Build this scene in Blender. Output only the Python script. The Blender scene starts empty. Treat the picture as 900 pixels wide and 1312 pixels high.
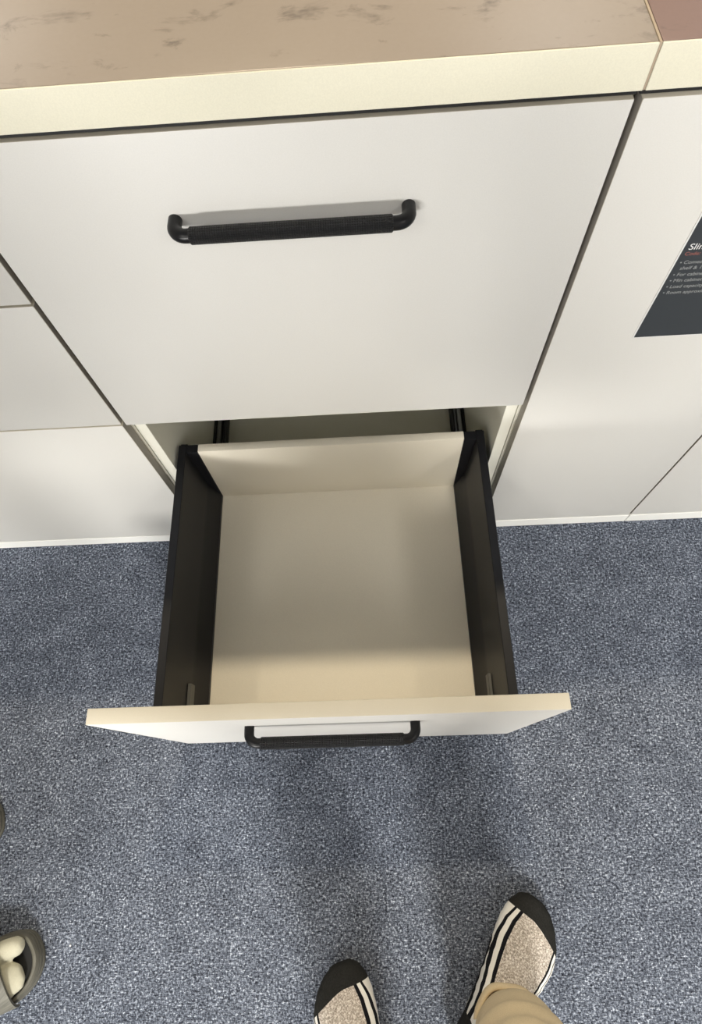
import bpy, bmesh, math, random
from mathutils import Vector, Matrix, Euler, noise
random.seed(4)
PI = math.pi
SC = bpy.context.scene
COL = SC.collection

# ------------------------------------------------------------------ camera, world, lights, exposure
CAMP = Vector((0.06531, -0.45966, 1.15647))
CAMR = Matrix(((0.99829, 0.04471, 0.03761), (-0.02591, 0.91578, -0.40085), (-0.05237, 0.39919, 0.91537)))
cd = bpy.data.cameras.new('camera'); cam = bpy.data.objects.new('camera', cd); COL.objects.link(cam)
cam.matrix_world = Matrix.Translation(CAMP) @ CAMR.to_4x4()
cd.sensor_fit = 'HORIZONTAL'; cd.sensor_width = 36; cd.lens = 784.045 / 900 * 36
cd.clip_start = 0.01; cd.clip_end = 50
SC.camera = cam
SC.view_settings.view_transform = 'Standard'; SC.view_settings.look = 'None'
SC.view_settings.gamma = 1; SC.view_settings.use_curve_mapping = False
SC.view_settings.exposure = 0.0
w = bpy.data.worlds.new('world'); SC.world = w; w.use_nodes = True
w.node_tree.nodes['Background'].inputs[0].default_value = (0.62, 0.76, 1.0, 1)
w.node_tree.nodes['Background'].inputs[1].default_value = 1.0

def area(name, loc, rot, size, size_y, power, col, shape='RECTANGLE', spread=PI):
    l = bpy.data.lights.new(name, 'AREA'); l.shape = shape; l.size = size; l.size_y = size_y
    l.energy = power; l.color = col; l.spread = spread
    o = bpy.data.objects.new(name, l); COL.objects.link(o); o.location = loc; o.rotation_euler = rot
    return o
NEUTRAL = (1.0, 0.965, 0.90)
COOL = (0.80, 0.90, 1.0)
WARM = (1.0, 0.84, 0.60)
CEIL = 2.66
PANELS = [(-1.5, -2.2, 20, 1.16), (1.9, -2.2, 20, 1.16), (-1.3, 1.7, 5, 1.16), (1.4, 1.7, 5, 1.16), (.45, -3.0, 175, .56)]       # x, y, watts, length
DOWNS = [(0.1, 0.60, 24.0, WARM), (-1.6, 0.60, 8.0, WARM), (1.8, 0.60, 8.0, WARM), (-1.1, -3.4, 12.0, NEUTRAL)]
for px, py, pw, pl in PANELS:
    area('panel_light', (px, py, CEIL - 0.03), (0, 0, 0), 0.56, pl, pw, NEUTRAL)
for px, py, pw, pc in DOWNS:
    area('downlight_light', (px, py, CEIL - 0.02), (0, 0, 0), 0.09 if py > 0 else .16, 0.09 if py > 0 else .16, pw, pc, 'DISK')
area('window_daylight', (-1.7, -3.93, .98), (PI / 2, 0, 0), 1.5, .34, 115, (1.0, .975, .93))

# ------------------------------------------------------------------ helpers
def tag(o, label=None, cat=None, group=None, kind=None):
    for k, v in (('label', label), ('category', cat), ('group', group), ('kind', kind)):
        if v: o[k] = v
    return o

def new_mat(name, col=(.8, .8, .8), rough=.5, metal=0.0, spec=0.5, coat=0.0):
    m = bpy.data.materials.new(name); m.use_nodes = True
    b = m.node_tree.nodes['Principled BSDF']
    b.inputs['Base Color'].default_value = (*col, 1); b.inputs['Roughness'].default_value = rough
    b.inputs['Metallic'].default_value = metal; b.inputs['Specular IOR Level'].default_value = spec
    b.inputs['Coat Weight'].default_value = coat
    return m

class NT:
    def __init__(s, m): s.m = m; s.t = m.node_tree; s.b = s.t.nodes['Principled BSDF']
    def n(s, ty, **kw):
        o = s.t.nodes.new(ty)
        for k, v in kw.items():
            if k.startswith('i_'): o.inputs[k[2:].replace('_', ' ')].default_value = v
            else: setattr(o, k, v)
        return o
    def l(s, a, b): s.t.links.new(a, b)
    def noise(s, vec, scale, detail=2, rough=.5, dist=0):
        n = s.n('ShaderNodeTexNoise'); n.inputs['Scale'].default_value = scale; n.inputs['Detail'].default_value = detail
        n.inputs['Roughness'].default_value = rough; n.inputs['Distortion'].default_value = dist
        if vec is not None: s.l(vec, n.inputs['Vector'])
        return n.outputs['Fac']
    def obj(s): return s.n('ShaderNodeTexCoord').outputs['Object']
    def mapping(s, vec, scale=(1, 1, 1), rot=(0, 0, 0)):
        n = s.n('ShaderNodeMapping'); n.inputs['Scale'].default_value = scale; n.inputs['Rotation'].default_value = rot
        s.l(vec, n.inputs['Vector']); return n.outputs[0]
    def ramp(s, fac, stops):
        r = s.n('ShaderNodeValToRGB'); e = r.color_ramp.elements
        while len(e) < len(stops): e.new(0.5)
        for k, (p, c) in enumerate(stops): e[k].position = p; e[k].color = (*c, 1)
        s.l(fac, r.inputs[0]); return r.outputs[0]
    def math(s, op, a, b=None, clamp=False):
        n = s.n('ShaderNodeMath', operation=op); n.use_clamp = clamp
        for i, v in enumerate((a, b)):
            if v is None: continue
            if isinstance(v, (int, float)): n.inputs[i].default_value = v
            else: s.l(v, n.inputs[i])
        return n.outputs[0]
    def mix(s, f, a, b, bt='MIX'):
        n = s.n('ShaderNodeMix', data_type='RGBA', blend_type=bt)
        for i, v in ((0, f), (6, a), (7, b)):
            if isinstance(v, (int, float)): n.inputs[i].default_value = v
            elif isinstance(v, tuple): n.inputs[i].default_value = (*v, 1)
            else: s.l(v, n.inputs[i])
        return n.outputs[2]
    def bump(s, h, strength=.3, dist=.001):
        n = s.n('ShaderNodeBump'); n.inputs['Strength'].default_value = strength; n.inputs['Distance'].default_value = dist
        s.l(h, n.inputs['Height']); s.l(n.outputs[0], s.b.inputs['Normal'])

def laminate(name, col, rough, fine=.02):
    m = new_mat(name, col, rough); t = NT(m); v = t.obj()
    f = t.noise(v, 900, 2)
    lo = tuple(c * (1 - fine) for c in col); hi = tuple(min(1, c * (1 + fine)) for c in col)
    t.l(t.ramp(f, [(.3, lo), (.7, hi)]), t.b.inputs['Base Color'])
    t.bump(f, .06, .0003)
    return m

M = {}
M['white'] = laminate('white_laminate', (.69, .68, .65), .44)
M['cream'] = laminate('cream_board_edge', (.54, .50, .41), .5)
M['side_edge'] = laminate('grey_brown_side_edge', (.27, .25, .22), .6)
M['carcass'] = laminate('carcass_board', (.82, .81, .72), .55)
M['drawer_board'] = laminate('drawer_board', (.88, .825, .70), .45, .03)
M['black_steel'] = new_mat('black_coated_steel', (.0085, .009, .0115), .45, spec=.28)
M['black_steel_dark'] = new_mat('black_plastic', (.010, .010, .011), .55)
M['runner'] = new_mat('runner_steel', (.20, .21, .20), .45)
M['badge'] = new_mat('dark_grey_cap', (.10, .10, .09), .5)
M['plinth'] = laminate('plinth_board', (.86, .86, .83), .4)
M['handle'] = new_mat('black_handle_metal', (.006, .006, .007), .33, spec=.3)
mk = new_mat('black_knurled_metal', (.006, .006, .007), .38, spec=.35); t = NT(mk); v = t.obj()
a = t.n('ShaderNodeSeparateXYZ'); t.l(v, a.inputs[0])
ang = t.math('ARCTAN2', a.outputs[2], a.outputs[1])
p1 = t.math('SINE', t.math('ADD', t.math('MULTIPLY', a.outputs[0], 1500.0), t.math('MULTIPLY', ang, 12.0)))
p2 = t.math('SINE', t.math('SUBTRACT', t.math('MULTIPLY', a.outputs[0], 1500.0), t.math('MULTIPLY', ang, 12.0)))
h = t.math('MULTIPLY', p1, p2)
t.bump(h, .9, .0006)
t.l(t.ramp(h, [(.3, (.005, .005, .006)), (.8, (.016, .0165, .018))]), t.b.inputs['Base Color'])
M['knurl'] = mk

# bench stone laminate
def bench_mat(name, base, dark):
    m = new_mat(name, base, .34); t = NT(m); v = t.obj()
    f1 = t.noise(t.mapping(v, (20, 34, 20), (0, 0, .35)), 1.0, 6, .66, .5)
    f2 = t.noise(v, 240, 3)
    f3 = t.noise(v, 3.0, 2)
    spot = t.ramp(f1, [(.565, (0, 0, 0)), (.67, (1, 1, 1))])
    brk = t.ramp(t.noise(v, 90, 2), [(.30, (0, 0, 0)), (.56, (1, 1, 1))])
    k = t.math('MULTIPLY', spot, brk)
    c = t.mix(t.math('MULTIPLY', f2, .28), base, tuple(x * .72 for x in base))
    c = t.mix(t.math('MULTIPLY', f3, .25), c, tuple(x * 1.12 for x in base))
    c = t.mix(t.math('MULTIPLY', k, .62), c, dark)
    t.l(c, t.b.inputs['Base Color']); t.bump(f2, .08, .0004)
    return m
M['bench'] = bench_mat('beige_marbled_benchtop', (.315, .265, .218), (.09, .075, .065))
M['bench2'] = bench_mat('rosy_marbled_benchtop', (.205, .137, .122), (.10, .07, .06))
M['joint'] = laminate('tan_joint_filler', (.42, .34, .25), .6)
M['edge'] = laminate('cream_bench_edge', (.77, .74, .60), .40, .03)

# carpet
mc = new_mat('blue_grey_loop_carpet', (.2, .22, .27), .97, spec=.1); t = NT(mc); v = t.obj()
v1 = t.mapping(v, (330, 230, 1)); v2 = t.mapping(v, (170, 520, 1)); v3 = t.mapping(v, (650, 650, 1))
f = t.math('ADD', t.math('MULTIPLY', t.noise(v1, 1, 2, .6), .45), t.math('MULTIPLY', t.noise(v2, 1, 1, .5), .30))
f = t.math('ADD', f, t.math('MULTIPLY', t.noise(v3, 1, 1), .25))
f = t.math('ADD', f, t.math('MULTIPLY', t.math('SUBTRACT', t.noise(v, 30, 3, .6), .5), .10))
c = t.ramp(f, [(.38, (.012, .014, .021)), (.48, (.075, .086, .112)), (.56, (.185, .210, .262)), (.65, (.58, .63, .72))])
t.l(c, t.b.inputs['Base Color'])
vo = t.n('ShaderNodeTexVoronoi'); vo.inputs['Scale'].default_value = 1.0; t.l(v1, vo.inputs['Vector'])
t.bump(t.math('ADD', f, t.math('MULTIPLY', vo.outputs[0], -.25)), 1.0, .004)
M['carpet'] = mc

def cloth(name, col, rough=.9, scale=700, amt=.25):
    m = new_mat(name, col, rough, spec=.15); t = NT(m); v = t.obj()
    f = t.noise(v, scale, 3, .6)
    t.l(t.ramp(f, [(.3, tuple(c * (1 - amt) for c in col)), (.7, tuple(min(1, c * (1 + amt)) for c in col))]), t.b.inputs['Base Color'])
    t.bump(f, .35, .001)
    return m
M['trousers'] = cloth('beige_cotton', (.62, .50, .32), amt=.08)
M['shirt'] = cloth('grey_jersey', (.30, .31, .33), amt=.08)
M['shirt2'] = cloth('dark_jersey', (.06, .065, .08), amt=.08)
M['trousers2'] = cloth('charcoal_cotton', (.05, .05, .055), amt=.08)
M['skin'] = new_mat('skin', (.62, .42, .31), .5)
M['skin'].node_tree.nodes['Principled BSDF'].inputs['Subsurface Weight'].default_value = .1
M['hair'] = cloth('black_hair', (.02, .017, .015), .6, 300, .4)
M['eye'] = new_mat('eye', (.75, .74, .72), .2); M['iris'] = new_mat('iris', (.03, .02, .015), .15)
M['lips'] = new_mat('lips', (.45, .20, .17), .5)
M['phone'] = new_mat('phone_black', (.01, .01, .012), .2)
M['split_sock'] = cloth('cream_cotton_sock', (.52, .50, .39), scale=500, amt=.05)
M['sandal'] = new_mat('olive_grey_foam', (.11, .105, .085), .6)
t = NT(M['sandal']); f = t.noise(t.mapping(t.obj(), (40, 40, 500)), 1, 2)
t.l(t.ramp(f, [(.3, (.075, .072, .057)), (.7, (.135, .13, .105))]), t.b.inputs['Base Color'])
M['insole'] = new_mat('black_insole', (.012, .012, .012), .8)
M['lint'] = new_mat('white_lint', (.9, .9, .88), .9)
M['wall'] = laminate('painted_wall', (.42, .42, .41), .8)
M['ceiling'] = laminate('painted_ceiling', (.55, .55, .54), .9)
M['frame'] = new_mat('white_painted_metal', (.8, .8, .8), .4)
def emis(name, col, s):
    m = new_mat(name, col, .5); b = m.node_tree.nodes['Principled BSDF']
    b.inputs['Emission Color'].default_value = (*col, 1); b.inputs['Emission Strength'].default_value = s
    return m
M['lamp'] = emis('lamp_diffuser', (1, .97, .92), 3.0)
M['warm_lamp'] = emis('warm_lamp_lens', (1, .82, .55), 4.0)
M['sky_pane'] = emis('daylight_pane', (.75, .87, 1.0), 1.6)
M['sign'] = new_mat('charcoal_print', (.040, .045, .050), .38)
M['paper'] = new_mat('white_card', (.85, .85, .85), .5)
M['ink_white'] = new_mat('white_ink', (.85, .85, .85), .5)
M['ink_grey'] = new_mat('grey_ink', (.32, .33, .33), .5)
M['ink_red'] = new_mat('red_ink', (.33, .12, .10), .5)

# sock materials read two per-vertex attributes: su (across the foot, -1..1) and sv (metres back from the toe)
def sock_mat(name, side):
    m = new_mat(name, (.6, .5, .4), .95, spec=.1); t = NT(m); v = t.obj()
    su = t.n('ShaderNodeAttribute', attribute_name='su').outputs['Fac']
    sv = t.n('ShaderNodeAttribute', attribute_name='sv').outputs['Fac']
    fine = t.noise(v, 420, 3, .7); fine2 = t.noise(t.mapping(v, (900, 120, 300)), 1, 2)
    base = t.ramp(fine, [(.34, (.13, .105, .085)), (.50, (.42, .355, .30)), (.64, (.84, .79, .73))])
    base = t.mix(t.math('MULTIPLY', fine2, .3), base, (.80, .76, .68))
    white = t.mix(t.math('MULTIPLY', fine, .4), (.85, .83, .78), (.6, .57, .5))
    def band(a, b):
        return t.math('MULTIPLY', t.math('GREATER_THAN', su, a), t.math('LESS_THAN', su, b))
    c = base
    # side = +1: the inner side of the foot is at negative su
    def bb(a, b): return band(a, b) if side > 0 else band(-b, -a)
    c = t.mix(bb(-1.3, -.66), c, white)
    c = t.mix(bb(.80, 1.3), c, white)
    for a_, b_ in ((-.90, -.82), (-.69, -.575), (.79, .86), (.95, .985)):
        c = t.mix(bb(a_, b_), c, (.010, .010, .012))
    dark = t.mix(fine, (.008, .008, .008), (.035, .035, .032))
    line = t.math('MULTIPLY', t.math('POWER', t.math('MAXIMUM', t.math('ADD', t.math('MULTIPLY', su, side), .25), 0.0), 1.6), .016)
    cap = t.math('LESS_THAN', t.math('SUBTRACT', sv, line), .032)
    c = t.mix(cap, c, dark)
    heel = t.math('GREATER_THAN', sv, .185)
    c = t.mix(heel, c, dark)
    t.l(c, t.b.inputs['Base Color'])
    t.bump(t.math('ADD', fine, fine2), .5, .0012)
    return m
M['sock_r'] = sock_mat('striped_sock_right', 1); M['sock_l'] = sock_mat('striped_sock_left', -1)

def link(name, me, mats, parent=None, loc=None):
    o = bpy.data.objects.new(name, me); COL.objects.link(o)
    for m in (mats if isinstance(mats, (list, tuple)) else [mats]): me.materials.append(m)
    if parent: o.parent = parent
    if loc is not None: o.location = loc
    return o

def smooth(me, angle=None):
    for p in me.polygons: p.use_smooth = True
    if angle is not None:
        me.set_sharp_from_angle(angle=math.radians(angle))

def box_bm(bm, x0, x1, y0, y1, z0, z1, bev=.0008, seg=1, mat=0):
    r = bmesh.ops.create_cube(bm, size=1)
    vs = r['verts']
    for v in vs:
        v.co = Vector(((x0 + x1) / 2 + v.co.x * (x1 - x0), (y0 + y1) / 2 + v.co.y * (y1 - y0), (z0 + z1) / 2 + v.co.z * (z1 - z0)))
    fs = set(f for v in vs for f in v.link_faces)
    for f in fs: f.material_index = mat
    if bev > 0:
        es = list(set(e for v in vs for e in v.link_edges))
        bmesh.ops.bevel(bm, geom=es, offset=bev, segments=seg, affect='EDGES', profile=.5, material=-1)

def bm_obj(name, bm, mats, parent=None, origin=(0, 0, 0), face=None, sm=30):
    """origin: point in the parent's space that becomes the object's own origin"""
    o_ = Vector(origin)
    bmesh.ops.translate(bm, verts=bm.verts, vec=-o_)
    if face: 
        bm.normal_update()
        for f in bm.faces:
            i = face(f.normal, f.calc_center_median())
            if i is not None: f.material_index = i
    bmesh.ops.recalc_face_normals(bm, faces=bm.faces)
    me = bpy.data.meshes.new(name); bm.to_mesh(me); bm.free()
    if sm: smooth(me, sm)
    return link(name, me, mats, parent, o_)

def box(name, x0, x1, y0, y1, z0, z1, mats, parent=None, bev=.0008, seg=1, face=None):
    bm = bmesh.new(); box_bm(bm, x0, x1, y0, y1, z0, z1, bev, seg)
    return bm_obj(name, bm, mats, parent, ((x0 + x1) / 2, (y0 + y1) / 2, z0), face)

def empty(name, loc=(0, 0, 0), rz=0):
    o = bpy.data.objects.new(name, None); COL.objects.link(o); o.location = loc; o.rotation_euler = (0, 0, rz)
    o.empty_display_size = .1
    return o

def tube_bm(bm, pts, rad, seg=16, mat=0, caps=True, squash=None):
    """pts: points, rad: number or list; parallel-transport rings"""
    pts = [Vector(p) for p in pts]; n = len(pts)
    rad = rad if isinstance(rad, (list, tuple)) else [rad] * n
    T = [(pts[min(i + 1, n - 1)] - pts[max(i - 1, 0)]).normalized() for i in range(n)]
    up = Vector((0, 0, 1)) if abs(T[0].z) < .9 else Vector((0, 1, 0))
    N = (up - T[0] * up.dot(T[0])).normalized(); rings = []
    for i in range(n):
        N = (N - T[i] * N.dot(T[i])).normalized(); B = T[i].cross(N)
        rx, ry = (rad[i] if isinstance(rad[i], (tuple, list)) else (rad[i], rad[i]))
        rings.append([bm.verts.new(pts[i] + N * math.cos(2 * PI * k / seg) * ry + B * math.sin(2 * PI * k / seg) * rx) for k in range(seg)])
    for i in range(n - 1):
        for k in range(seg):
            f = bm.faces.new((rings[i][k], rings[i][(k + 1) % seg], rings[i + 1][(k + 1) % seg], rings[i + 1][k])); f.material_index = mat
    if caps:
        for r in (list(reversed(rings[0])), rings[-1]):
            f = bm.faces.new(r); f.material_index = mat
    return rings

def ell(bm, c, r, rot=(0, 0, 0), u=20, v=12):
    mt = Matrix.Translation(Vector(c)) @ Euler(rot).to_matrix().to_4x4() @ Matrix.Diagonal((*r, 1))
    bmesh.ops.create_uvsphere(bm, u_segments=u, v_segments=v, radius=1, matrix=mt)

def displace(me, fn):
    """move every vertex along its normal by fn(co); normals are read first, positions written once"""
    nr = [v.normal.copy() for v in me.vertices]; out = []
    for v, n in zip(me.vertices, nr):
        c = v.co + n * fn(v.co); out.extend(c)
    me.vertices.foreach_set('co', out); me.update()

def fused(name, bm, voxel, mats, parent=None, it=6, fac=.5, origin=(0, 0, 0)):
    """voxel-remesh the overlapping volumes in bm into ONE continuous smoothed surface"""
    o_ = Vector(origin); bmesh.ops.translate(bm, verts=bm.verts, vec=-o_)
    me = bpy.data.meshes.new(name + '_src'); bm.to_mesh(me); bm.free()
    tmp = bpy.data.objects.new('tmp', me); COL.objects.link(tmp)
    r = tmp.modifiers.new('r', 'REMESH'); r.mode = 'VOXEL'; r.voxel_size = voxel; r.use_smooth_shade = True
    s = tmp.modifiers.new('s', 'SMOOTH'); s.factor = fac; s.iterations = it
    dg = bpy.context.evaluated_depsgraph_get(); dg.update()
    me2 = bpy.data.meshes.new_from_object(tmp.evaluated_get(dg)); me2.name = name
    bpy.data.objects.remove(tmp); bpy.data.meshes.remove(me)
    me2.materials.clear(); smooth(me2)
    return link(name, me2, mats, parent, o_)

# ------------------------------------------------------------------ room shell
RX0, RX1, RY0, RY1 = -3.2, 3.4, -4.0, 3.0
def struct(o): o['kind'] = 'structure'; return o
struct(box('floor', RX0, RX1, RY0, RY1, -.02, 0, M['carpet'], bev=0))
struct(box('ceiling', RX0, RX1, RY0, RY1, CEIL, CEIL + .02, M['ceiling'], bev=0))
struct(box('wall_left', RX0 - .02, RX0, RY0, RY1, 0, CEIL, M['wall'], bev=0))
struct(box('wall_right', RX1, RX1 + .02, RY0, RY1, 0, CEIL, M['wall'], bev=0))
struct(box('wall_back', RX0, RX1, RY1, RY1 + .02, 0, CEIL, M['wall'], bev=0))
bm = bmesh.new()
box_bm(bm, RX0, RX1, RY0 - .02, RY0, 0, .7, 0); box_bm(bm, RX0, RX1, RY0 - .02, RY0, 1.26, CEIL, 0)
box_bm(bm, RX0, -2.5, RY0 - .02, RY0, .7, 1.26, 0); box_bm(bm, -.9, RX1, RY0 - .02, RY0, .7, 1.26, 0)
struct(bm_obj('wall_front', bm, M['wall']))
win = struct(empty('window_1', (-1.7, RY0, .7)))
bm = bmesh.new()
for a in ((-.8, -.76, 0, .56), (.76, .8, 0, .56), (-.02, .02, 0, .56)): box_bm(bm, a[0], a[1], -.02, .03, a[2], a[3], .002)
box_bm(bm, -.8, .8, -.02, .031, 0, .04, .002); box_bm(bm, -.8, .8, -.02, .031, .52, .56, .002)
bm_obj('window_frame', bm, M['frame'], win)
for x0, x1 in ((-.76, -.02), (.02, .76)): box('pane', x0, x1, -.01, -.004, .04, .52, M['sky_pane'], win, 0)
for nm, c in (('baseboard_left', (RX0, RX0 + .012, RY0, RY1)), ('baseboard_right', (RX1 - .012, RX1, RY0, RY1)),
              ('baseboard_back', (RX0 + .012, RX1 - .012, RY1 - .012, RY1)), ('baseboard_front', (RX0 + .012, RX1 - .012, RY0, RY0 + .012))):
    struct(box(nm, *c, 0, .08, M['frame'], bev=.002))
for k, (px, py, pw, pl) in enumerate(PANELS):
    hl = pl / 2 + .02
    e = empty('ceiling_light', (px, py, CEIL))
    tag(e, 'white ceiling light panel, %s of the cabinets' % (('left, in front', 'right, in front', 'left, behind', 'right, behind', 'the bright square one far in front')[k]), 'ceiling light', 'ceiling light panels')
    bm = bmesh.new()
    for a in ((-.3, -.28, -hl, hl), (.28, .3, -hl, hl)): box_bm(bm, *a, -.03, 0, .001)
    for a in ((-.28, .28, -hl, -hl + .02), (-.28, .28, hl - .02, hl)): box_bm(bm, *a, -.03, 0, .001)
    bm_obj('frame', bm, M['frame'], e); box('diffuser', -.28, .28, -hl + .02, hl - .02, -.018, -.004, M['lamp'], e, 0)
for k, (px, py, pw, pc) in enumerate(DOWNS):
    e = empty('downlight', (px, py, CEIL))
    tag(e, 'round ceiling downlight %s' % (('above the middle of the countertop', 'above the left end of the countertop', 'beyond the right end of the countertop', 'in front of the window')[k]), 'ceiling light', 'round ceiling downlights')
    bm = bmesh.new(); rr = []
    for r_, z_ in ((.062, 0), (.062, -.005), (.056, -.008), (.047, -.006), (.047, 0)):
        rr.append([bm.verts.new((r_ * math.cos(2 * PI * q / 32), r_ * math.sin(2 * PI * q / 32), z_)) for q in range(32)])
    for i in range(4):
        for q in range(32): bm.faces.new((rr[i][q], rr[i][(q + 1) % 32], rr[i + 1][(q + 1) % 32], rr[i + 1][q]))
    bm_obj('rim', bm, M['frame'], e)
    bm = bmesh.new(); bmesh.ops.create_cone(bm, cap_ends=True, segments=32, radius1=.047, radius2=.047, depth=.004, matrix=Matrix.Translation((0, 0, -.003)))
    bm_obj('lens', bm, M['warm_lamp'], e)

# ------------------------------------------------------------------ handle
HR, HP = .0062, .0205
def handle(parent, cx, yf, zc):
    """bar handle: two round posts that turn through an elbow into a knurled bar; yf = front face"""
    bm = bmesh.new(); L = .1035; R = .0115
    for s in (-1, 1):
        pts = [(s * L, .0, 0), (s * L, -.004, 0), (s * L, -(HP - R), 0)]
        for k in range(1, 9):
            a_ = k / 8 * PI / 2
            pts.append((s * (L - R + R * math.cos(a_)), -(HP - R) - R * math.sin(a_), 0))
        pts.append((s * (L - R - .004), -HP, 0))
        tube_bm(bm, pts, HR, 20, 0)
    tube_bm(bm, [(-(L - R - .002), -HP, 0), ((L - R - .002), -HP, 0)], HR * .9, 20, 0)
    xs = L - R - .003
    tube_bm(bm, [(-xs, -HP, 0), (-xs + .0012, -HP, 0), (xs - .0012, -HP, 0), (xs, -HP, 0)], [HR + .0002, HR + .0013, HR + .0013, HR + .0002], 32, 1)
    # origin on the bar's own axis so that the knurling wraps round it
    o = bm_obj('handle', bm, [M['handle'], M['knurl']], parent, (0, -HP, 0), sm=40)
    o.location = (cx, yf - HP, zc)
    return o

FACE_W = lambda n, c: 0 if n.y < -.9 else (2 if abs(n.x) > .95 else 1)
# ------------------------------------------------------------------ cabinets
ZT, ZM, ZB = .8504, .4421, .0335
T = .018
def carcass(cab, x0, x1, top=.857):
    """x0, x1: outer faces of the carcass, in the cabinet's own space; z 0 = floor"""
    t_ = .016
    for a in ((x0, x0 + t_), (x1 - t_, x1)):
        box('side_panel', a[0], a[1], .0195, .56, .030, top, [M['carcass']], cab, .0004)
    box('bottom_panel', x0 + t_, x1 - t_, .0195, .552, .030, .046, [M['carcass']], cab, .0004)
    box('back_panel', x0 + t_, x1 - t_, .552, .56, .030, top, [M['carcass']], cab, 0)
    box('top_rail', x0 + t_, x1 - t_, .075, .15, top - .016, top, [M['carcass']], cab, .0004)
    box('plinth', x0, x1, -.0015 if x0 < -3 else .0, .016, 0, .030, [M['plinth']], cab, .0006)

def front(parent, x0, x1, z0, z1, name='drawer', y=0.0):
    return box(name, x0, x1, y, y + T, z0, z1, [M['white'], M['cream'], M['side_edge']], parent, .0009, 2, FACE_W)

def closed_drawer(cab, x0, x1, z0, z1, hx, hz):
    f = front(cab, x0, x1, z0, z1)
    fo = Vector(f.location)
    def sub(name, a0, a1, b0, b1, c0, c1, m):
        o = box(name, a0, a1, b0, b1, c0, c1, m, None, .0005); o.parent = f; o.location = Vector(o.location) - fo; return o
    zl = z0 + .045
    xi0, xi1 = x0 + .022, x1 - .022
    zh = min(z1 - .04, zl + .16)
    sub('drawer_side', xi0, xi0 + .013, .019, .44, zl, zh, M['black_steel']); sub('drawer_side', xi1 - .013, xi1, .019, .44, zl, zh, M['black_steel'])
    sub('drawer_base', xi0 + .0135, xi1 - .0135, .019, .44, zl, zl + .016, M['drawer_board'])
    sub('drawer_back', xi0 + .0135, xi1 - .0135, .425, .44, zl + .0165, zh - .005, M['drawer_board'])
    if hx is not None:
        h_ = handle(f, 0, 0, 0); h_.location = Vector((hx, -HP, hz)) - fo
    return f

# centre cabinet with the pulled-out lower drawer
cabC = empty('drawer_cabinet', (0, 0, 0))
tag(cabC, 'white two-drawer base cabinet in the middle with its lower drawer pulled open', 'cabinet')
carcass(cabC, -.2755, .2755)
f = closed_drawer(cabC, -.2735, .2735, ZM, ZT, .004, .7705)
tag(f, 'tall closed upper drawer with a black knurled bar handle')

YD = .3769                                    # how far the lower drawer stands open (back of its front)
fr = front(cabC, -.2735, .2735, .0437, ZM - .003, y=-YD - T)
tag(fr, 'empty lower drawer pulled far out, black sides and cream base')
fo = Vector(fr.location)
def subd(o): 
    o.parent = fr; o.location = Vector(o.location) - fo; return o
h_ = handle(fr, 0, 0, 0); h_.location = Vector((.001, -YD - T - HP, .3545)) - fo
ZF, ZS, YB = .109, .284, .0438
subd(box('drawer_base', -.2222, .2174, -YD, YB + .012, ZF - .016, ZF, M['drawer_board'], None, .0004))
# back board: leans nowhere, stands on the base between the black sides
bm = bmesh.new(); pr = [(YB - .0005, ZF + .0003), (YB - .0005, ZS - .002), (YB + .0135, ZS - .002), (YB + .0135, ZF + .0003)]
box_bm(bm, -.2222, .2174, YB, YB + .0145, ZF + .0003, ZS - .001, .0012, 2)
subd(bm_obj('drawer_back', bm, M['drawer_board'], None, (0, YB, ZF)))
def side_profile(sgn, xo, xf):
    """cross-section of the black steel drawer side, outer face xo, foot at the drawer base xf"""
    w_ = abs(xo) - abs(xf)
    return [(xo, ZF - .030), (xo, ZS - .0008), (xo - sgn * .0008, ZS), (xo - sgn * .0122, ZS), (xo - sgn * .013, ZS - .0008),
            (xo - sgn * .0138, ZS - .012), (xo - sgn * .0175, ZF + .062), (xo - sgn * .0195, ZF + .050), (xo - sgn * (w_ - .002), ZF + .012),
            (xo - sgn * w_, ZF + .008), (xo - sgn * w_, ZF + .0002), (xo - sgn * (w_ - .003), ZF - .0165), (xo - sgn * (w_ - .003), ZF - .030)]
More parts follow.
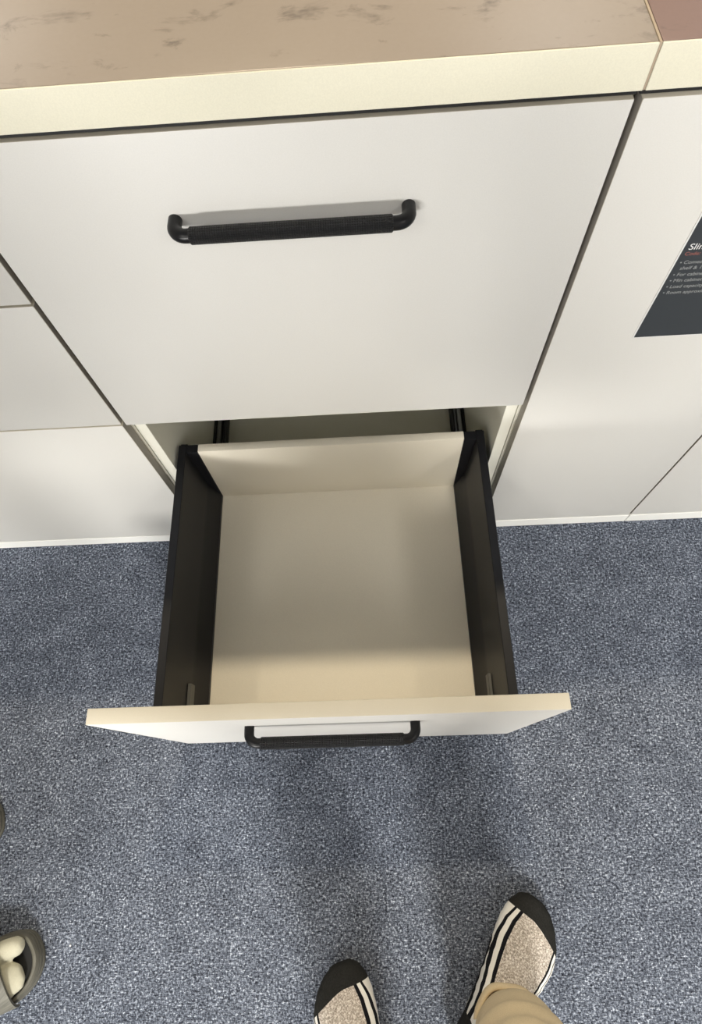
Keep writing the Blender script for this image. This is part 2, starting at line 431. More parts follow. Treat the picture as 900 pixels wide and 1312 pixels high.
for sgn, xo, xf in ((-1, -.2541, -.2222), (1, .2503, .2174)):
    bm = bmesh.new(); pr = side_profile(sgn, xo, xf); rings = []
    for y_ in (-YD, YB + .0132):
        rings.append([bm.verts.new((x_, y_, z_)) for x_, z_ in pr])
    n = len(pr)
    for k in range(n): bm.faces.new((rings[0][k], rings[0][(k + 1) % n], rings[1][(k + 1) % n], rings[1][k]))
    bm.faces.new(rings[0]); bm.faces.new(list(reversed(rings[1])))
    subd(bm_obj('drawer_side', bm, M['black_steel'], None, (xo, 0, ZF - .03), sm=25))
    # rear bracket joining side and back board (its folded top shows as a black block at the corner)
    bm = bmesh.new()
    pb = [(xo - sgn * .0122, ZS - .0012), (xf + sgn * .0004, ZS - .0012), (xf + sgn * .0004, ZF + .006), (xo - sgn * .0185, ZF + .050), (xo - sgn * .0170, ZF + .062), (xo - sgn * .0134, ZS - .012)]
    rb = [[bm.verts.new((x_, y_, z_)) for x_, z_ in pb] for y_ in (YB - .0010, YB + .0135)]
    for k in range(6): bm.faces.new((rb[0][k], rb[0][(k + 1) % 6], rb[1][(k + 1) % 6], rb[1][k]))
    bm.faces.new(rb[0]); bm.faces.new(list(reversed(rb[1])))
    x2a, x2b = sorted((xo - sgn * .001, xo - sgn * .0125)); box_bm(bm, x2a, x2b, YB + .0134, YB + .019, ZF, ZS - .006, .0008)
    subd(bm_obj('rear_bracket', bm, M['black_steel'], None, (xo, YB, ZF + .05)))
    # little cover cap near the front board
    xc = xo - sgn * .0205
    xa, xb = sorted((xc - sgn * .0015, xc + sgn * .004))
    bm = bmesh.new(); box_bm(bm, xa, xb, -YD + .024, -YD + .062, ZF + .056, ZF + .078, .001)
    subd(bm_obj('cover_cap', bm, M['badge'], None, (xc, -YD + .04, ZF + .056)))
    # moving runner member under the side
    xa, xb = sorted((xo - sgn * .006, xo - sgn * .026))
    subd(box('sliding_rail', xa, xb, -YD + .02, .05, ZF - .046, ZF - .0302, M['runner'], None, .001))
# fixed runners inside the carcass
for sgn in (-1, 1):
    def X(a_, b_): return sorted((sgn * a_, sgn * b_))
    bm = bmesh.new()
    for a_, b_, z0, z1, y0, y1 in ((.2590, .2520, .047, .062, .03, .50), (.2515, .2440, .047, .080, .03, .50), (.2435, .2390, .047, .066, .03, .50)):
        x_ = X(a_, b_); box_bm(bm, x_[0], x_[1], y0, y1, z0, z1, .001)
    r_ = bm_obj('runner', bm, M['runner'], cabC, (sgn * .25, .25, .047))
    bm = bmesh.new()
    tube_bm(bm, [(sgn * .2335, .03, .072), (sgn * .2335, .262, .072), (sgn * .2335, .270, .072), (sgn * .2335, .274, .072)], [(.0048, .012), (.0048, .012), (.0040, .009), (.002, .004)], 16)
    bm_obj('damper', bm, M['black_steel_dark'], cabC, (sgn * .2335, .15, .06))
    bm = bmesh.new(); xa, xb = X(.2588, .2470)
    box_bm(bm, xa, xb, .252, .36, .0805, .112, .002); xa, xb = X(.2588, .2540)
    box_bm(bm, xa, xb, .06, .2515, .0625, .079, .001)
    bm_obj('runner_hook', bm, M['black_steel_dark'], cabC, (sgn * .255, .3, .0805))

# left: three-drawer cabinet
cabL = empty('drawer_cabinet', (-.7265, 0, 0))
tag(cabL, 'wide white base cabinet of three closed drawers left of the open drawer', 'cabinet')
carcass(cabL, -.4495, .4495)
for z0, z1, hz in ((.6791, ZT, .77), (ZM + .0015, .6761, .60), (ZB, ZM - .0015, .36)):
    closed_drawer(cabL, -.447, .447, z0, z1, 0, hz)
# right: slim pull-out cabinet
cabR = empty('pull_out_cabinet', (.4205, 0, 0))
tag(cabR, 'narrow white full-height-front base cabinet behind the black sign', 'cabinet')
carcass(cabR, -.1435, .1435)
front(cabR, -.1408, .1407, ZB, ZT, 'door')
cabRR = empty('base_cabinet', (.8670, 0, 0))
tag(cabRR, 'plain white cabinet at the far right edge beyond a thin seam', 'cabinet')
carcass(cabRR, -.3015, .3015)
front(cabRR, -.3028, -.0015, ZB, ZT, 'door'); front(cabRR, .0015, .3005, ZB, ZT, 'door')

# ------------------------------------------------------------------ countertops
ZU, ZC = .8583, .8907
def slab(x0, x1, mat, label):
    o = empty('countertop', ((x0 + x1) / 2, .29, ZU)); c = o.location
    def loc(ob): ob.parent = o; ob.location = Vector(ob.location) - Vector(c); return ob
    loc(box('slab', x0, x1, -.0018, .60, ZU, ZC, [mat], None, .0012, 2))
    loc(box('edge_band', x0, x1, -.0034, -.0019, ZU, ZC - .0003, [M['edge']], None, .0003))
    loc(box('gap_shade_strip', x0, x1, .0042, .019, .8512, ZU - .0001, [M['black_steel_dark']], None, 0))  # added black strip: paints the dark shade line under the front edge
    tag(o, label, 'countertop'); return o
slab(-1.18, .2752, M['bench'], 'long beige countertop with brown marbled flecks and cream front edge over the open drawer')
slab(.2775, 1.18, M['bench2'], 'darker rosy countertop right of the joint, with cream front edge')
tag(box('joint_strip', .2754, .2773, -.0026, .60, ZU, ZC - .0002, [M['joint']], None, .0002), 'thin pale strip filling the joint between the two countertops', 'joint strip')

# ------------------------------------------------------------------ sign on the narrow front
sg = empty('sign', (.372, -.0003, .5735))
tag(sg, 'charcoal product sign with white and red writing stuck on the narrow white front', 'sign')
box('backing_card', 0, .150, -.0010, 0, 0, .215, [M['paper']], sg, .0001)
box('printed_face', .0012, .1488, -.0014, -.0011, .0012, .2138, [M['sign']], sg, 0)
def text(name, s, x, z, size, mat, parent, sx=1.0):
    cu = bpy.data.curves.new(name, 'FONT'); cu.body = s; cu.size = size; cu.extrude = .00005; cu.space_character = 1.0
    o = bpy.data.objects.new(name, cu); COL.objects.link(o)
    dg = bpy.context.evaluated_depsgraph_get(); dg.update()
    me = bpy.data.meshes.new_from_object(o.evaluated_get(dg)); bpy.data.objects.remove(o)
    me.materials.clear(); r = link(name, me, mat, parent, (x, -.00152, z)); r.rotation_euler = (PI / 2, 0, 0); r.scale = (sx, 1, 1)
    return r
text('title', 'Slim', .0055, .1285, .0105, M['ink_white'], sg)
text('writing', 'Code: S', .0050, .1215, .0062, M['ink_red'], sg)
for k, (s, dz) in enumerate((('• Comes in', .1105), ('  shelf & 12', .1030), ('• For cabinet', .0945), ('• Min cabinet w', .0865), ('• Load capacity 10kg', .0780), ('• Room approximate', .0695))):
    text('writing', s, .0050, dz, .0062, M['ink_grey'], sg)

# ------------------------------------------------------------------ people
def foot_volume(bm, L=.245, k=1.0, toes=False):
    """right-foot volume in foot space: +y = towards the toes, tip at y=0, heel at y=-L, big toe at -x"""
    seg = []
    # (y from tip, x centre, half width, z centre, half height)
    st = [(-.004, -.012, .014, .018, .012), (-.012, -.011, .028, .020, .016), (-.028, -.007, .040, .023, .020), (-.050, -.002, .0475, .027, .025),
          (-.075, .001, .0490, .032, .031), (-.100, .001, .0450, .038, .037), (-.130, -.001, .0395, .046, .045), (-.160, -.001, .0355, .052, .050),
          (-.190, .000, .0335, .050, .048), (-.215, .000, .0330, .043, .040), (-.235, .000, .0260, .036, .030), (-.244, .000, .0140, .032, .018)]
    rings = []
    for y, xc, hw, zc, hh in st:
        r = []
        for q in range(28):
            a = 2 * PI * q / 28; ca, sa = math.cos(a), math.sin(a)
            e = .80 if sa < 0 else 1.0                    # flatter sole
            x = xc + hw * (abs(ca) ** (.8)) * (1 if ca > 0 else -1) * (1.0)
            z = zc + hh * (abs(sa) ** e) * (1 if sa > 0 else -1)
            # instep ridge sits to the big-toe side
            if sa > 0: x -= .010 * sa * min(1, -y / .12)
            r.append(bm.verts.new((x * k, y * L / .245, max(z, .0015))))
        rings.append(r)
    for i in range(len(rings) - 1):
        for q in range(28): bm.faces.new((rings[i][q], rings[i][(q + 1) % 28], rings[i + 1][(q + 1) % 28], rings[i + 1][q]))
    bm.faces.new(list(reversed(rings[0]))); bm.faces.new(rings[-1])

def build_sock(name, person, tip, head, right, mat, leg_top, p0):
    """sock with toe cap and stripes; head = heading angle from +y, clockwise"""
    bm = bmesh.new(); foot_volume(bm)
    tube_bm(bm, [(0, -.185, .03), (0, -.188, .08), (0, -.190, .13), (0, -.190, .20)], [(.032, .040), (.032, .040), (.034, .042), (.040, .044)], 24)
    bmesh.ops.recalc_face_normals(bm, faces=bm.faces)
    if not right:
        for v in bm.verts: v.co.x *= -1
        bmesh.ops.reverse_faces(bm, faces=bm.faces)
    o = fused(name, bm, .0028, [mat], person, 8)
    me = o.data
    # shallow knit wrinkles across the instep and above the heel
    su = me.attributes.new('su', 'FLOAT', 'POINT'); sv = me.attributes.new('sv', 'FLOAT', 'POINT')
    s = 1 if right else -1
    hwt = [(0, .022), (-.02, .037), (-.05, .0475), (-.075, .049), (-.1, .045), (-.13, .0395), (-.16, .0355), (-.19, .0335), (-.245, .033)]
    for i, v in enumerate(me.vertices):
        x, y, z = v.co
        hw = hwt[-1][1]
        for a, b in zip(hwt, hwt[1:]):
            if b[0] <= y <= a[0]: hw = a[1] + (b[1] - a[1]) * (y - a[0]) / (b[0] - a[0]); break
        xr = x * s
        sh = -.010 * min(1, -min(y, 0) / .12)
        u = (xr - sh * .5) / hw
        # stripes ride up towards the big toe at the toes
        u2 = u + .10 * (1 - min(1, -y / .12))*0
        su.data[i].value = u2 * s; sv.data[i].value = -y
    displace(me, lambda c: .0004 * math.sin(c.y * 420 + c.x * 160 + 3 * noise.noise(c * 40)) * (1 if -.17 < c.y < -.08 and c.z > .03 else .3) + .0007 * noise.noise(c * 90))
    o.location = Vector((tip[0], tip[1], 0)) - p0; o.rotation_euler = (0, 0, -head)
    return o

def limb(bm, pts, rad, seg=20):
    """smooth tapered limb through the joints (Catmull-Rom)"""
    P = [Vector(p) for p in pts]; out, rr = [], []
    def get(i): return P[max(0, min(len(P) - 1, i))]
    for i in range(len(P) - 1):
        p0, p1, p2, p3 = get(i - 1), get(i), get(i + 1), get(i + 2)
        for k in range(6):
            t_ = k / 6
            out.append(.5 * ((2 * p1) + (p2 - p0) * t_ + (2 * p0 - 5 * p1 + 4 * p2 - p3) * t_ ** 2 + (3 * p1 - p0 - 3 * p2 + p3) * t_ ** 3))
            a, b = rad[i], rad[i + 1]
            if not isinstance(a, tuple): a = (a, a)
            if not isinstance(b, tuple): b = (b, b)
            rr.append((a[0] + (b[0] - a[0]) * t_, a[1] + (b[1] - a[1]) * t_))
    out.append(P[-1]); rr.append(rad[-1] if isinstance(rad[-1], tuple) else (rad[-1], rad[-1]))
    tube_bm(bm, out, rr, seg)
    for i in (0, -1):
        ell(bm, out[i], (max(rr[i]) * .97,) * 3, u=14, v=10)
    return out

def hand(bm, wrist, direction, palm_n, side, curl):
    """palm + five bent fingers; direction = towards the fingertips, palm_n = palm normal"""
    d = Vector(direction).normalized(); n = Vector(palm_n); n = (n - d * n.dot(d)).normalized(); s = d.cross(n) * side
    wv = Vector(wrist)
    def P(a, b, c): return wv + d * a + s * b + n * c
    # palm
    for b in (-.027, -.009, .009, .027):
        tube_bm(bm, [P(-.005, b * .6, 0), P(.045, b * .95, 0), P(.088, b, 0)], [.0145, .0145, .0115], 12)
    for b, L_, r in ((-.029, .078, .0078), (-.010, .088, .0085), (.009, .083, .0082), (.027, .066, .0072)):
        p = P(.085, b, 0); pts = [p]; a = 0
        for k, f_ in enumerate((.42, .32, .26)):
            a += curl * (.55, 1.0, .7)[k]
            p = p + (d * math.cos(a) + n * math.sin(a)) * L_ * f_; pts.append(p)
        tube_bm(bm, pts, [r * 1.08, r, r * .92, r * .78], 12)
        for q in (1, 2, 3): ell(bm, pts[q], (r * (1.0, .95, .8)[q - 1],) * 3, u=10, v=8)
    # thumb from the side of the palm near its base
    pts = [P(.020, -.020, .004), P(.045, -.046, .012), P(.072, -.056, .020 + curl * .008), P(.092, -.056, .028 + curl * .014)]
    tube_bm(bm, pts, [.015, .0118, .0105, .0082], 12)
    for q in (1, 2, 3): ell(bm, pts[q], ((.0118, .0105, .0082)[q - 1],) * 3, u=10, v=8)

def make_person(p0, label, face_dir, ankles, tips, pelvis, chest, shoulders, elbows, wrists, hands, headc, look, shirt, trousers, seed=0, hem_front=None):
    """all points in world space; p0 = base. Every child is placed relative to p0"""
    p0 = Vector(p0); root = empty('person', p0); tag(root, label, 'person')
    rel = lambda p: Vector(p) - p0
    fwd = Vector((math.sin(face_dir), math.cos(face_dir), 0)); rgt = Vector((fwd.y, -fwd.x, 0))
    pelvis, chest = Vector(pelvis), Vector(chest); hc = Vector(headc)
    neck = (Vector(shoulders[0]) + Vector(shoulders[1])) / 2 + Vector((0, 0, .035))
    lk = Vector(look).normalized(); side = lk.cross(Vector((0, 0, 1))).normalized(); upv = side.cross(lk)
    hips = [pelvis - rgt * .085 + Vector((0, 0, -.04)), pelvis + rgt * .085 + Vector((0, 0, -.04))]
    # ---- body
    bm = bmesh.new()
    knees = []
    for i in (0, 1):
        an = Vector(ankles[i]); kn = (hips[i] + an) / 2 + fwd * .03; kn.z = .47; knees.append(kn)
        limb(bm, [hips[i], (hips[i] * .6 + kn * .4), kn, kn * .62 + an * .38 - fwd * .012, an], [.078, .066, .050, .046, .031])
        hd = math.atan2(tips[i][0] - an.x, tips[i][1] - an.y)
        fb = bmesh.new(); foot_volume(fb)
        if i == 0:
            for v in fb.verts: v.co.x *= -1
            bmesh.ops.reverse_faces(fb, faces=fb.faces)
        mt = Matrix.Translation((tips[i][0], tips[i][1], .004)) @ Matrix.Rotation(-hd, 4, 'Z') @ Matrix.Translation((0, -.045, .0)) @ Matrix.Diagonal((.70, .76, .76, 1))
        bmesh.ops.transform(fb, matrix=mt, verts=fb.verts)
        tm = bpy.data.meshes.new('t'); fb.to_mesh(tm); fb.free(); bm.from_mesh(tm); bpy.data.meshes.remove(tm)
    limb(bm, [pelvis + Vector((0, 0, -.06)), pelvis + Vector((0, 0, .06)), (pelvis + chest) / 2, chest, chest + Vector((0, 0, .12)), neck],
         [(.15, .10), (.145, .10), (.125, .085), (.15, .10), (.14, .08), (.06, .055)], 24)
    limb(bm, [neck + Vector((0, 0, -.04)), neck + (hc - neck) * .5, hc - upv * .03], [.056, .052, .055])
    # head: cranium, jaw, nose, brows, ears, lips
    RM = Matrix((side, lk, upv)).transposed()                      # columns: right, forward, up
    def H(x, y, z): return hc + side * x + lk * y + upv * z
    eu = RM.to_euler()
    ell(bm, H(0, -.012, .030), (.074, .092, .085), eu); ell(bm, H(0, .018, -.040), (.058, .066, .066), eu); ell(bm, H(0, .050, -.082), (.030, .028, .022), eu)
    tube_bm(bm, [H(0, .078, .018), H(0, .092, -.004), H(0, .104, -.022)], [.007, .010, .012], 10)
    ell(bm, H(-.010, .092, -.026), (.009, .010, .008), eu, 10, 8); ell(bm, H(.010, .092, -.026), (.009, .010, .008), eu, 10, 8)
    for s in (-1, 1):
        ell(bm, H(s * .030, .074, .024), (.024, .012, .007), eu, 12, 8); ell(bm, H(s * .040, .052, -.018), (.022, .022, .020), eu, 12, 8)
        ell(bm, H(s * .076, -.008, -.006), (.009, .018, .031), eu, 12, 8)
    ell(bm, H(0, .082, -.046), (.022, .010, .0055), eu, 12, 8); ell(bm, H(0, .080, -.056), (.019, .010, .0060), eu, 12, 8)
    # arms and hands
    for i in (0, 1):
        s_, e_, w_ = Vector(shoulders[i]), Vector(elbows[i]), Vector(wrists[i])
        limb(bm, [s_, s_ * .5 + e_ * .5, e_, e_ * .45 + w_ * .55, w_], [.052, .044, .038, .034, .0245])
        limb(bm, [neck + Vector((0, 0, -.05)), s_ * .6 + neck * .4 + Vector((0, 0, -.03)), s_], [.05, .052, .050])
        hand(bm, w_, *hands[i])
    bmesh.ops.translate(bm, verts=bm.verts, vec=-p0)
    body = fused('body', bm, .0055, [M['skin']], root, 4)
    # ---- eyes, hair
    for s in (-1, 1):
        bm = bmesh.new(); ell(bm, H(s * .030, .0715, .006) - p0, (.0125, .0125, .0095), eu, 14, 10)
        e = bm_obj('eye', bm, M['eye'], root); 
        bm = bmesh.new(); ell(bm, H(s * .030, .0810, .006) - p0, (.0052, .0035, .0052), eu, 12, 8); q = bm_obj('iris', bm, M['iris'], e)
    bm = bmesh.new(); ell(bm, H(0, -.022, .040) - p0, (.083, .096, .088), eu, 36, 24)
    for v in list(bm.verts):
        q = v.co + p0 - hc; f_, u_ = q.dot(lk), q.dot(upv)
        if f_ > .045 and u_ < .075 or u_ < -.045 or (f_ > .02 and u_ < .03): bm.verts.remove(v)
        else: v.co += (v.co - (hc - p0)).normalized() * .006 * noise.noise(v.co * 45)
    bm_obj('hair', bm, M['hair'], root, sm=80)
    # ---- shirt (torso + sleeves fused)
    bm = bmesh.new()
    limb(bm, [pelvis + Vector((0, 0, -.03)), pelvis + Vector((0, 0, .10)), (pelvis + chest) / 2 + Vector((0, 0, .03)), chest, chest + Vector((0, 0, .12)), neck + Vector((0, 0, -.035))],
         [(.180, .132), (.170, .125), (.160, .118), (.180, .128), (.172, .112), (.084, .080)], 28)
    for i in (0, 1):
        s_, e_ = Vector(shoulders[i]), Vector(elbows[i])
        limb(bm, [s_, s_ * .5 + e_ * .5, s_ * .12 + e_ * .88], [.066, .062, .058]); limb(bm, [neck + Vector((0, 0, -.06)), s_ * .6 + neck * .4 + Vector((0, 0, -.03)), s_], [.068, .069, .066])
    bmesh.ops.translate(bm, verts=bm.verts, vec=-p0)
    fused('shirt', bm, .009, [shirt], root, 4)
    return root, hips, knees

def leg_cloth(bm, hip, knee, ankle, hemc, hem_r, seed):
    """trouser leg ending in a folded hem and a tighter inner cuff"""
    path = [hip, hip * .6 + knee * .4, knee, knee * .55 + ankle * .45, knee * .2 + ankle * .8, hemc + Vector((0, 0, .045))]
    rad = [.105, .095, .076, .070, .066, .066]
    return path, rad

# photographer --------------------------------------------------
def trousers_mesh(root, p0, pelvis, hips, knees, hems, mat, cuffs=True, seed=1):
    bm = bmesh.new()
    limb(bm, [pelvis + Vector((0, 0, .06)), pelvis + Vector((0, 0, -.02)), pelvis + Vector((0, 0, -.09))], [(.155, .108), (.170, .122), (.165, .12)], 28)
    for i in (0, 1):
        hm, hr = hems[i]
        limb(bm, [hips[i], hips[i] * .6 + knees[i] * .4, knees[i], knees[i] * .5 + hm * .5, hm + Vector((0, 0, .10)), hm + Vector((0, 0, .036))], [.098, .090, .074, .066, (.060), (.051)], 28)
    bmesh.ops.translate(bm, verts=bm.verts, vec=-p0)
    o = fused('trousers', bm, .006, [mat], root, 6)
    me = o.data
    # soft creases that gather near the hem
    displace(me, lambda c: .0035 * max(0, 1 - c.z / .55) * math.sin(c.z * 75 + 5 * noise.noise(c * 9 + Vector((seed, 0, 0)))) + .002 * noise.noise(c * 22))
    return o

PP = Vector((.11, -.87, 0))
tipR, tipL = (.305, -.642), (-.030, -.716)
hR, hL = math.radians(37), math.radians(-17)
def back(tip, hd, d): return Vector((tip[0] - math.sin(hd) * d, tip[1] - math.cos(hd) * d, 0))
anR = back(tipR, hR, .188) + Vector((0, 0, .085)); anL = back(tipL, hL, .188) + Vector((0, 0, .085))
camU = CAMR @ Vector((0, 1, 0)); camX = CAMR @ Vector((1, 0, 0)); camZ = CAMR @ Vector((0, 0, 1))
PHONE_C = CAMP + camZ * .012 - camU * .045 + camX * .0
shL, shR = Vector((-.075, -.86, 1.345)), Vector((.285, -.86, 1.345))
elL, elR = Vector((-.165, -.865, 1.105)), Vector((.365, -.865, 1.105))
wrL = PHONE_C - camX * .052 - camU * .115 + camZ * .045; wrR = PHONE_C + camX * .052 - camU * .115 + camZ * .045
hands = [((camU * .9 + camX * .12), (camX * 1.0 - camZ * .15), -1, .75), ((camU * .9 - camX * .12), (-camX * 1.0 - camZ * .15), 1, .75)]
ph, hips, knees = make_person(PP, 'person standing at the drawer in striped grey socks and beige trousers', 0.0, [anL, anR], [tipL, tipR], (.105, -.875, .90), (.105, -.865, 1.20),
    [shL, shR], [elL, elR], [wrL, wrR], hands, (.10, -.80, 1.505), (0, .80, -.60), M['shirt'], M['trousers'])
build_sock('sock', ph, tipL, hL, False, M['sock_l'], None, PP)
build_sock('sock', ph, tipR, hR, True, M['sock_r'], None, PP)
hemR = Vector((.2215, -.777, .078)); hemL = back(tipL, hL, .180) + Vector((0, 0, .075))
trousers_mesh(ph, PP, Vector((.105, -.875, .90)), hips, knees, [(hemL, .06), (hemR, .06)], M['trousers'])
for hm in (hemL, hemR):                         # inner cuff showing below the hem, and the folded hem roll
    bm = bmesh.new(); seg = 48
    prof = [(.000, -.016, .0330), (.000, -.013, .0365), (.0, .000, .0385), (.0, .014, .0410), (.0, .034, .044)]
    rings = []
    for _, dz, r_ in prof:
        rings.append([bm.verts.new((math.cos(2 * PI * q / seg) * (r_ + .0014 * math.sin(q * 1.9)), math.sin(2 * PI * q / seg) * (r_ * 1.06 + .0014 * math.sin(q * 2.3)), dz)) for q in range(seg)])
    for a, b in zip(rings, rings[1:]):
        for q in range(seg): bm.faces.new((a[q], a[(q + 1) % seg], b[(q + 1) % seg], b[q]))
    c_ = bm_obj('trouser_cuff', bm, M['trousers'], ph, sm=60); c_.location = hm - PP
    bm = bmesh.new(); pts = []
    n_ = 60; ring = []
    for q in range(n_):
        a = 2 * PI * q / n_; r_ = .0465 + .0015 * math.sin(3 * a + 1) + .001 * math.sin(7 * a)
        ctr = Vector((math.cos(a) * r_, math.sin(a) * r_ * 1.03, .018 + .003 * math.sin(2 * a)))
        rad_ = Vector((math.cos(a), math.sin(a), 0))
        ring.append([bm.verts.new(ctr + rad_ * math.cos(2 * PI * j / 10) * .0045 + Vector((0, 0, 1)) * math.sin(2 * PI * j / 10) * .0090) for j in range(10)])
    for q in range(n_):
        a, b = ring[q], ring[(q + 1) % n_]
        for j in range(10): bm.faces.new((a[j], a[(j + 1) % 10], b[(j + 1) % 10], b[j]))
    c_ = bm_obj('trouser_hem', bm, M['trousers'], ph, sm=60); c_.location = hm - PP
# the phone in the hands
bm = bmesh.new(); box_bm(bm, -.036, .036, -.074, .074, 0, .008, .0035, 3)
p_ = bm_obj('phone', bm, M['phone'], None, sm=60); p_.matrix_world = Matrix.Translation(PHONE_C) @ CAMR.to_4x4()
tag(p_, 'black phone held up in both hands of the person in beige trousers', 'phone')

# bystander ------------------------------------------------------
BP = Vector((-.73, -.615, 0)); bdir = math.radians(80)
tR2, tL2 = (-.508, -.704), (-.618, -.500)
h2 = math.radians(66)
# feet stand on the sandal soles
an2L = back(tL2, h2, .188) + Vector((0, 0, .085)); an2R = back(tR2, h2, .188) + Vector((0, 0, .085))
f2 = Vector((math.sin(bdir), math.cos(bdir), 0)); r2 = Vector((f2.y, -f2.x, 0))
c2 = Vector((-.745, -.625, 0))
def q2(f_, r_, z_): return c2 + f2 * f_ + r2 * r_ + Vector((0, 0, z_))
sh2 = [q2(0, -.185, 1.38), q2(0, .185, 1.38)]; el2 = [q2(-.01, -.235, 1.11), q2(-.01, .235, 1.11)]; wr2 = [q2(.05, -.235, .87), q2(.05, .235, .87)]
by, hips2, knees2 = make_person(BP, 'person at the left edge in cream split-toe socks and olive sandals', bdir, [an2L, an2R], [tL2, tR2], q2(-.01, 0, .93), q2(0, 0, 1.23),
    sh2, el2, wr2, [(Vector((.1, 0, -1)), r2 * 1.0, 1, .35), (Vector((.1, 0, -1)), -r2 * 1.0, -1, .35)], q2(.04, 0, 1.56), (f2.x, f2.y, -.35), M['shirt2'], M['trousers2'], 3)
hem2L, hem2R = an2L + Vector((0, 0, .02)), an2R + Vector((0, 0, .02))
trousers_mesh(by, BP, q2(-.01, 0, .93), hips2, knees2, [(hem2L, .06), (hem2R, .06)], M['trousers2'], seed=5)

SOLE = .020
def split_sock(tip, hd, right):
    """sock with the big toe in its own pocket"""
    bm = bmesh.new()
    s = 1
    # big toe pocket at -x
    tube_bm(bm, [(-.0235, .004, .020), (-.0245, -.004, .020), (-.0260, -.028, .020), (-.026, -.052, .023), (-.020, -.09, .030)], [(.008, .008), (.0140, .0130), (.0155, .0150), (.0165, .0165), (.020, .022)], 20)
    # the other toes together, rounded, falling away to the outer side
    tube_bm(bm, [(.0120, -.006, .018), (.0130, -.013, .018), (.0155, -.034, .019), (.0150, -.055, .022), (.012, -.09, .028)], [(.011, .006), (.0195, .0115), (.0225, .0145), (.0265, .0170), (.030, .022)], 20)
    ell(bm, (.030, -.050, .019), (.0125, .028, .014))
    tmp = bmesh.new(); foot_volume(tmp)
    for v in tmp.verts:
        if v.co.y > -.055: v.co.y = -.055
    bmesh.ops.recalc_face_normals(tmp, faces=tmp.faces)
    tm = bpy.data.meshes.new('t'); tmp.to_mesh(tm); tmp.free(); bm.from_mesh(tm); bpy.data.meshes.remove(tm)
    tube_bm(bm, [(0, -.185, .03), (0, -.188, .08), (0, -.190, .13), (0, -.190, .20)], [(.032, .040), (.032, .040), (.034, .042), (.040, .044)], 24)
    if not right:
        for v in bm.verts: v.co.x *= -1
        bmesh.ops.reverse_faces(bm, faces=bm.faces)
    o = fused('sock', bm, .0026, [M['split_sock']], by, 3)
    displace(o.data, lambda c: .0008 * noise.noise(c * 70))
    o.location = Vector((tip[0], tip[1], SOLE - .003)) - BP; o.rotation_euler = (0, 0, -hd)
    return o
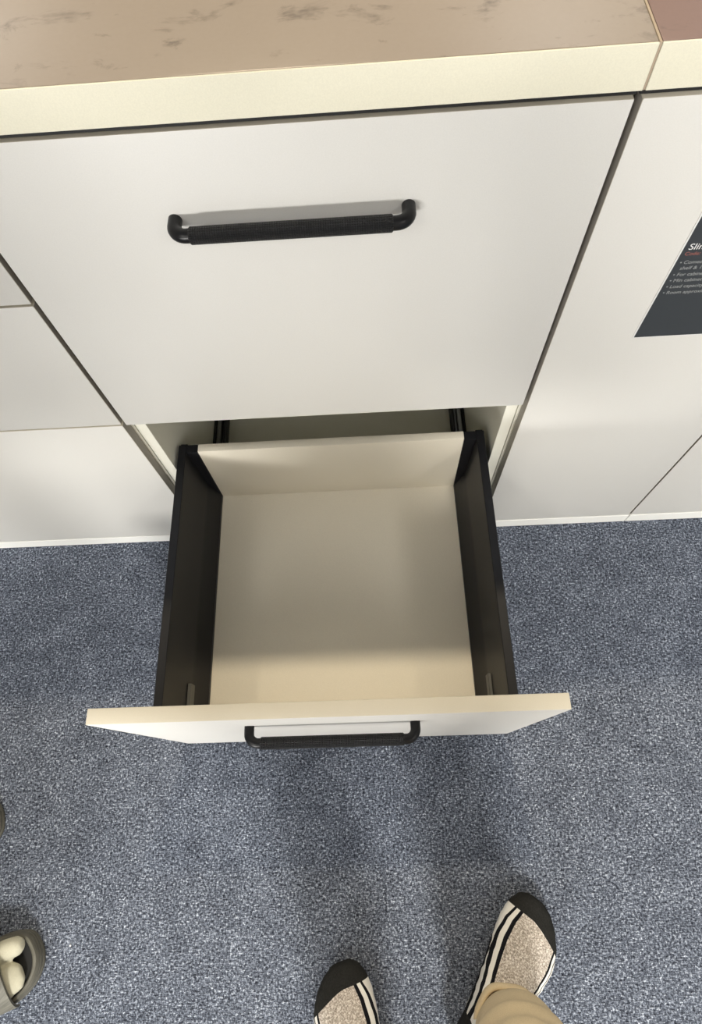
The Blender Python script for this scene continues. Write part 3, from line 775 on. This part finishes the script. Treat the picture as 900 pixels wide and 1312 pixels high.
def sandal(tip, hd, right, label):
    s = 1 if right else -1
    out = [(-.020, .014), (.000, .0165), (.020, .010), (.038, -.008), (.048, -.035), (.051, -.070), (.047, -.110), (.041, -.150), (.039, -.190), (.036, -.225), (.024, -.252), (.000, -.262),
           (-.024, -.252), (-.036, -.225), (-.038, -.190), (-.040, -.150), (-.045, -.110), (-.049, -.070), (-.049, -.035), (-.042, -.006), (-.033, .008)]
    P = []
    n = len(out)
    for i in range(n):
        a, b, c, d = (Vector((*out[(i + k) % n], 0)) for k in (-1, 0, 1, 2))
        for k in range(4):
            t_ = k / 4; P.append(.5 * (2 * b + (c - a) * t_ + (2 * a - 5 * b + 4 * c - d) * t_ ** 2 + (3 * b - a - 3 * c + d) * t_ ** 3))
    P = [Vector((p.x * s, p.y, 0)) for p in P]; ctr = Vector((0, -.12, 0)); m = len(P)
    def ringf(scale_in, z):
        r = []
        for i, p in enumerate(P):
            tn = (P[(i + 1) % m] - P[i - 1]).normalized(); nr = Vector((tn.y, -tn.x, 0))
            if nr.dot(ctr - p) < 0: nr = -nr
            r.append(p + nr * scale_in + Vector((0, 0, z)))
        return r
    # outsole + raised rim with fine grooves on its flank
    bm = bmesh.new(); lv = [(.003, 0), (.000, .003), (.0005, .008), (.0018, .009), (.0005, .010), (.0005, .015), (.0018, .016), (.0005, .017), (.001, .024), (.003, .0275), (.0065, .028), (.009, .026), (.0095, SOLE)]
    rr = [[bm.verts.new(p) for p in ringf(a, z)] for a, z in lv]
    for a, b in zip(rr, rr[1:]):
        for q in range(m): bm.faces.new((a[q], a[(q + 1) % m], b[(q + 1) % m], b[q]))
    bm.faces.new(rr[0]); bm.faces.new(rr[-1])
    root = bm_obj('sandal', bm, M['sandal'], by, sm=35); root['label'] = label
    root.location = Vector((tip[0], tip[1], 0)) - BP; root.rotation_euler = (0, 0, -hd)
    bm = bmesh.new(); rr = [[bm.verts.new(p) for p in ringf(.0098, z)] for z in (SOLE + .0002, SOLE + .0012)]
    for q in range(m): bm.faces.new((rr[0][q], rr[0][(q + 1) % m], rr[1][(q + 1) % m], rr[1][q]))
    bm.faces.new(rr[0]); bm.faces.new(rr[1]); bm_obj('insole', bm, M['insole'], root, sm=35)
    # strap arching over the instep
    bm = bmesh.new(); prev = None; N = 26; rows = []
    for j in range(7):
        y = -.036 - .085 * j / 6; ww = .050 - .004 * j / 6; hh = .056 + .022 * j / 6; row = []
        for th in (.000, .004):
            for i in range(N + 1):
                a = PI * i / N
                row.append(bm.verts.new((math.cos(a) * (ww + th), y + .014 * math.sin(a) * (1 - j / 6) + .006 * math.cos(a) * s, .016 + max(0.0, math.sin(a)) ** .8 * (hh - .010 + th))))
        rows.append(row)
    K = N + 1
    for j in range(6):
        for i in range(N):
            bm.faces.new((rows[j][i], rows[j][i + 1], rows[j + 1][i + 1], rows[j + 1][i])); bm.faces.new((rows[j][K + i], rows[j + 1][K + i], rows[j + 1][K + i + 1], rows[j][K + i + 1]))
        for i in (0, N): bm.faces.new((rows[j][i], rows[j][K + i], rows[j + 1][K + i], rows[j + 1][i]))
    for j in (0, 6):
        for i in range(N): bm.faces.new((rows[j][i], rows[j][K + i], rows[j][K + i + 1], rows[j][i + 1]))
    bm_obj('strap', bm, M['sandal'], root, sm=50)
    return root
split_sock(tR2, h2, True); split_sock(tL2, h2, False)
sandal(tR2, h2, True, 'olive-grey slide sandal with cream split toes showing, bottom left corner')
sandal(tL2, h2, False, 'dark sandal whose rim just enters the left edge, nearer the cabinets')

# ------------------------------------------------------------------ lint on the carpet
bm = bmesh.new(); ell(bm, (0, 0, .0012), (.0017, .0013, .0012), u=10, v=6)
for v in bm.verts: v.co += v.co * .25 * noise.noise(v.co * 900)
tag(bm_obj('lint', bm, M['lint'], None), 'tiny white fluff on the carpet beside the sandalled foot', 'lint').location = (-.454, -.692, .0)
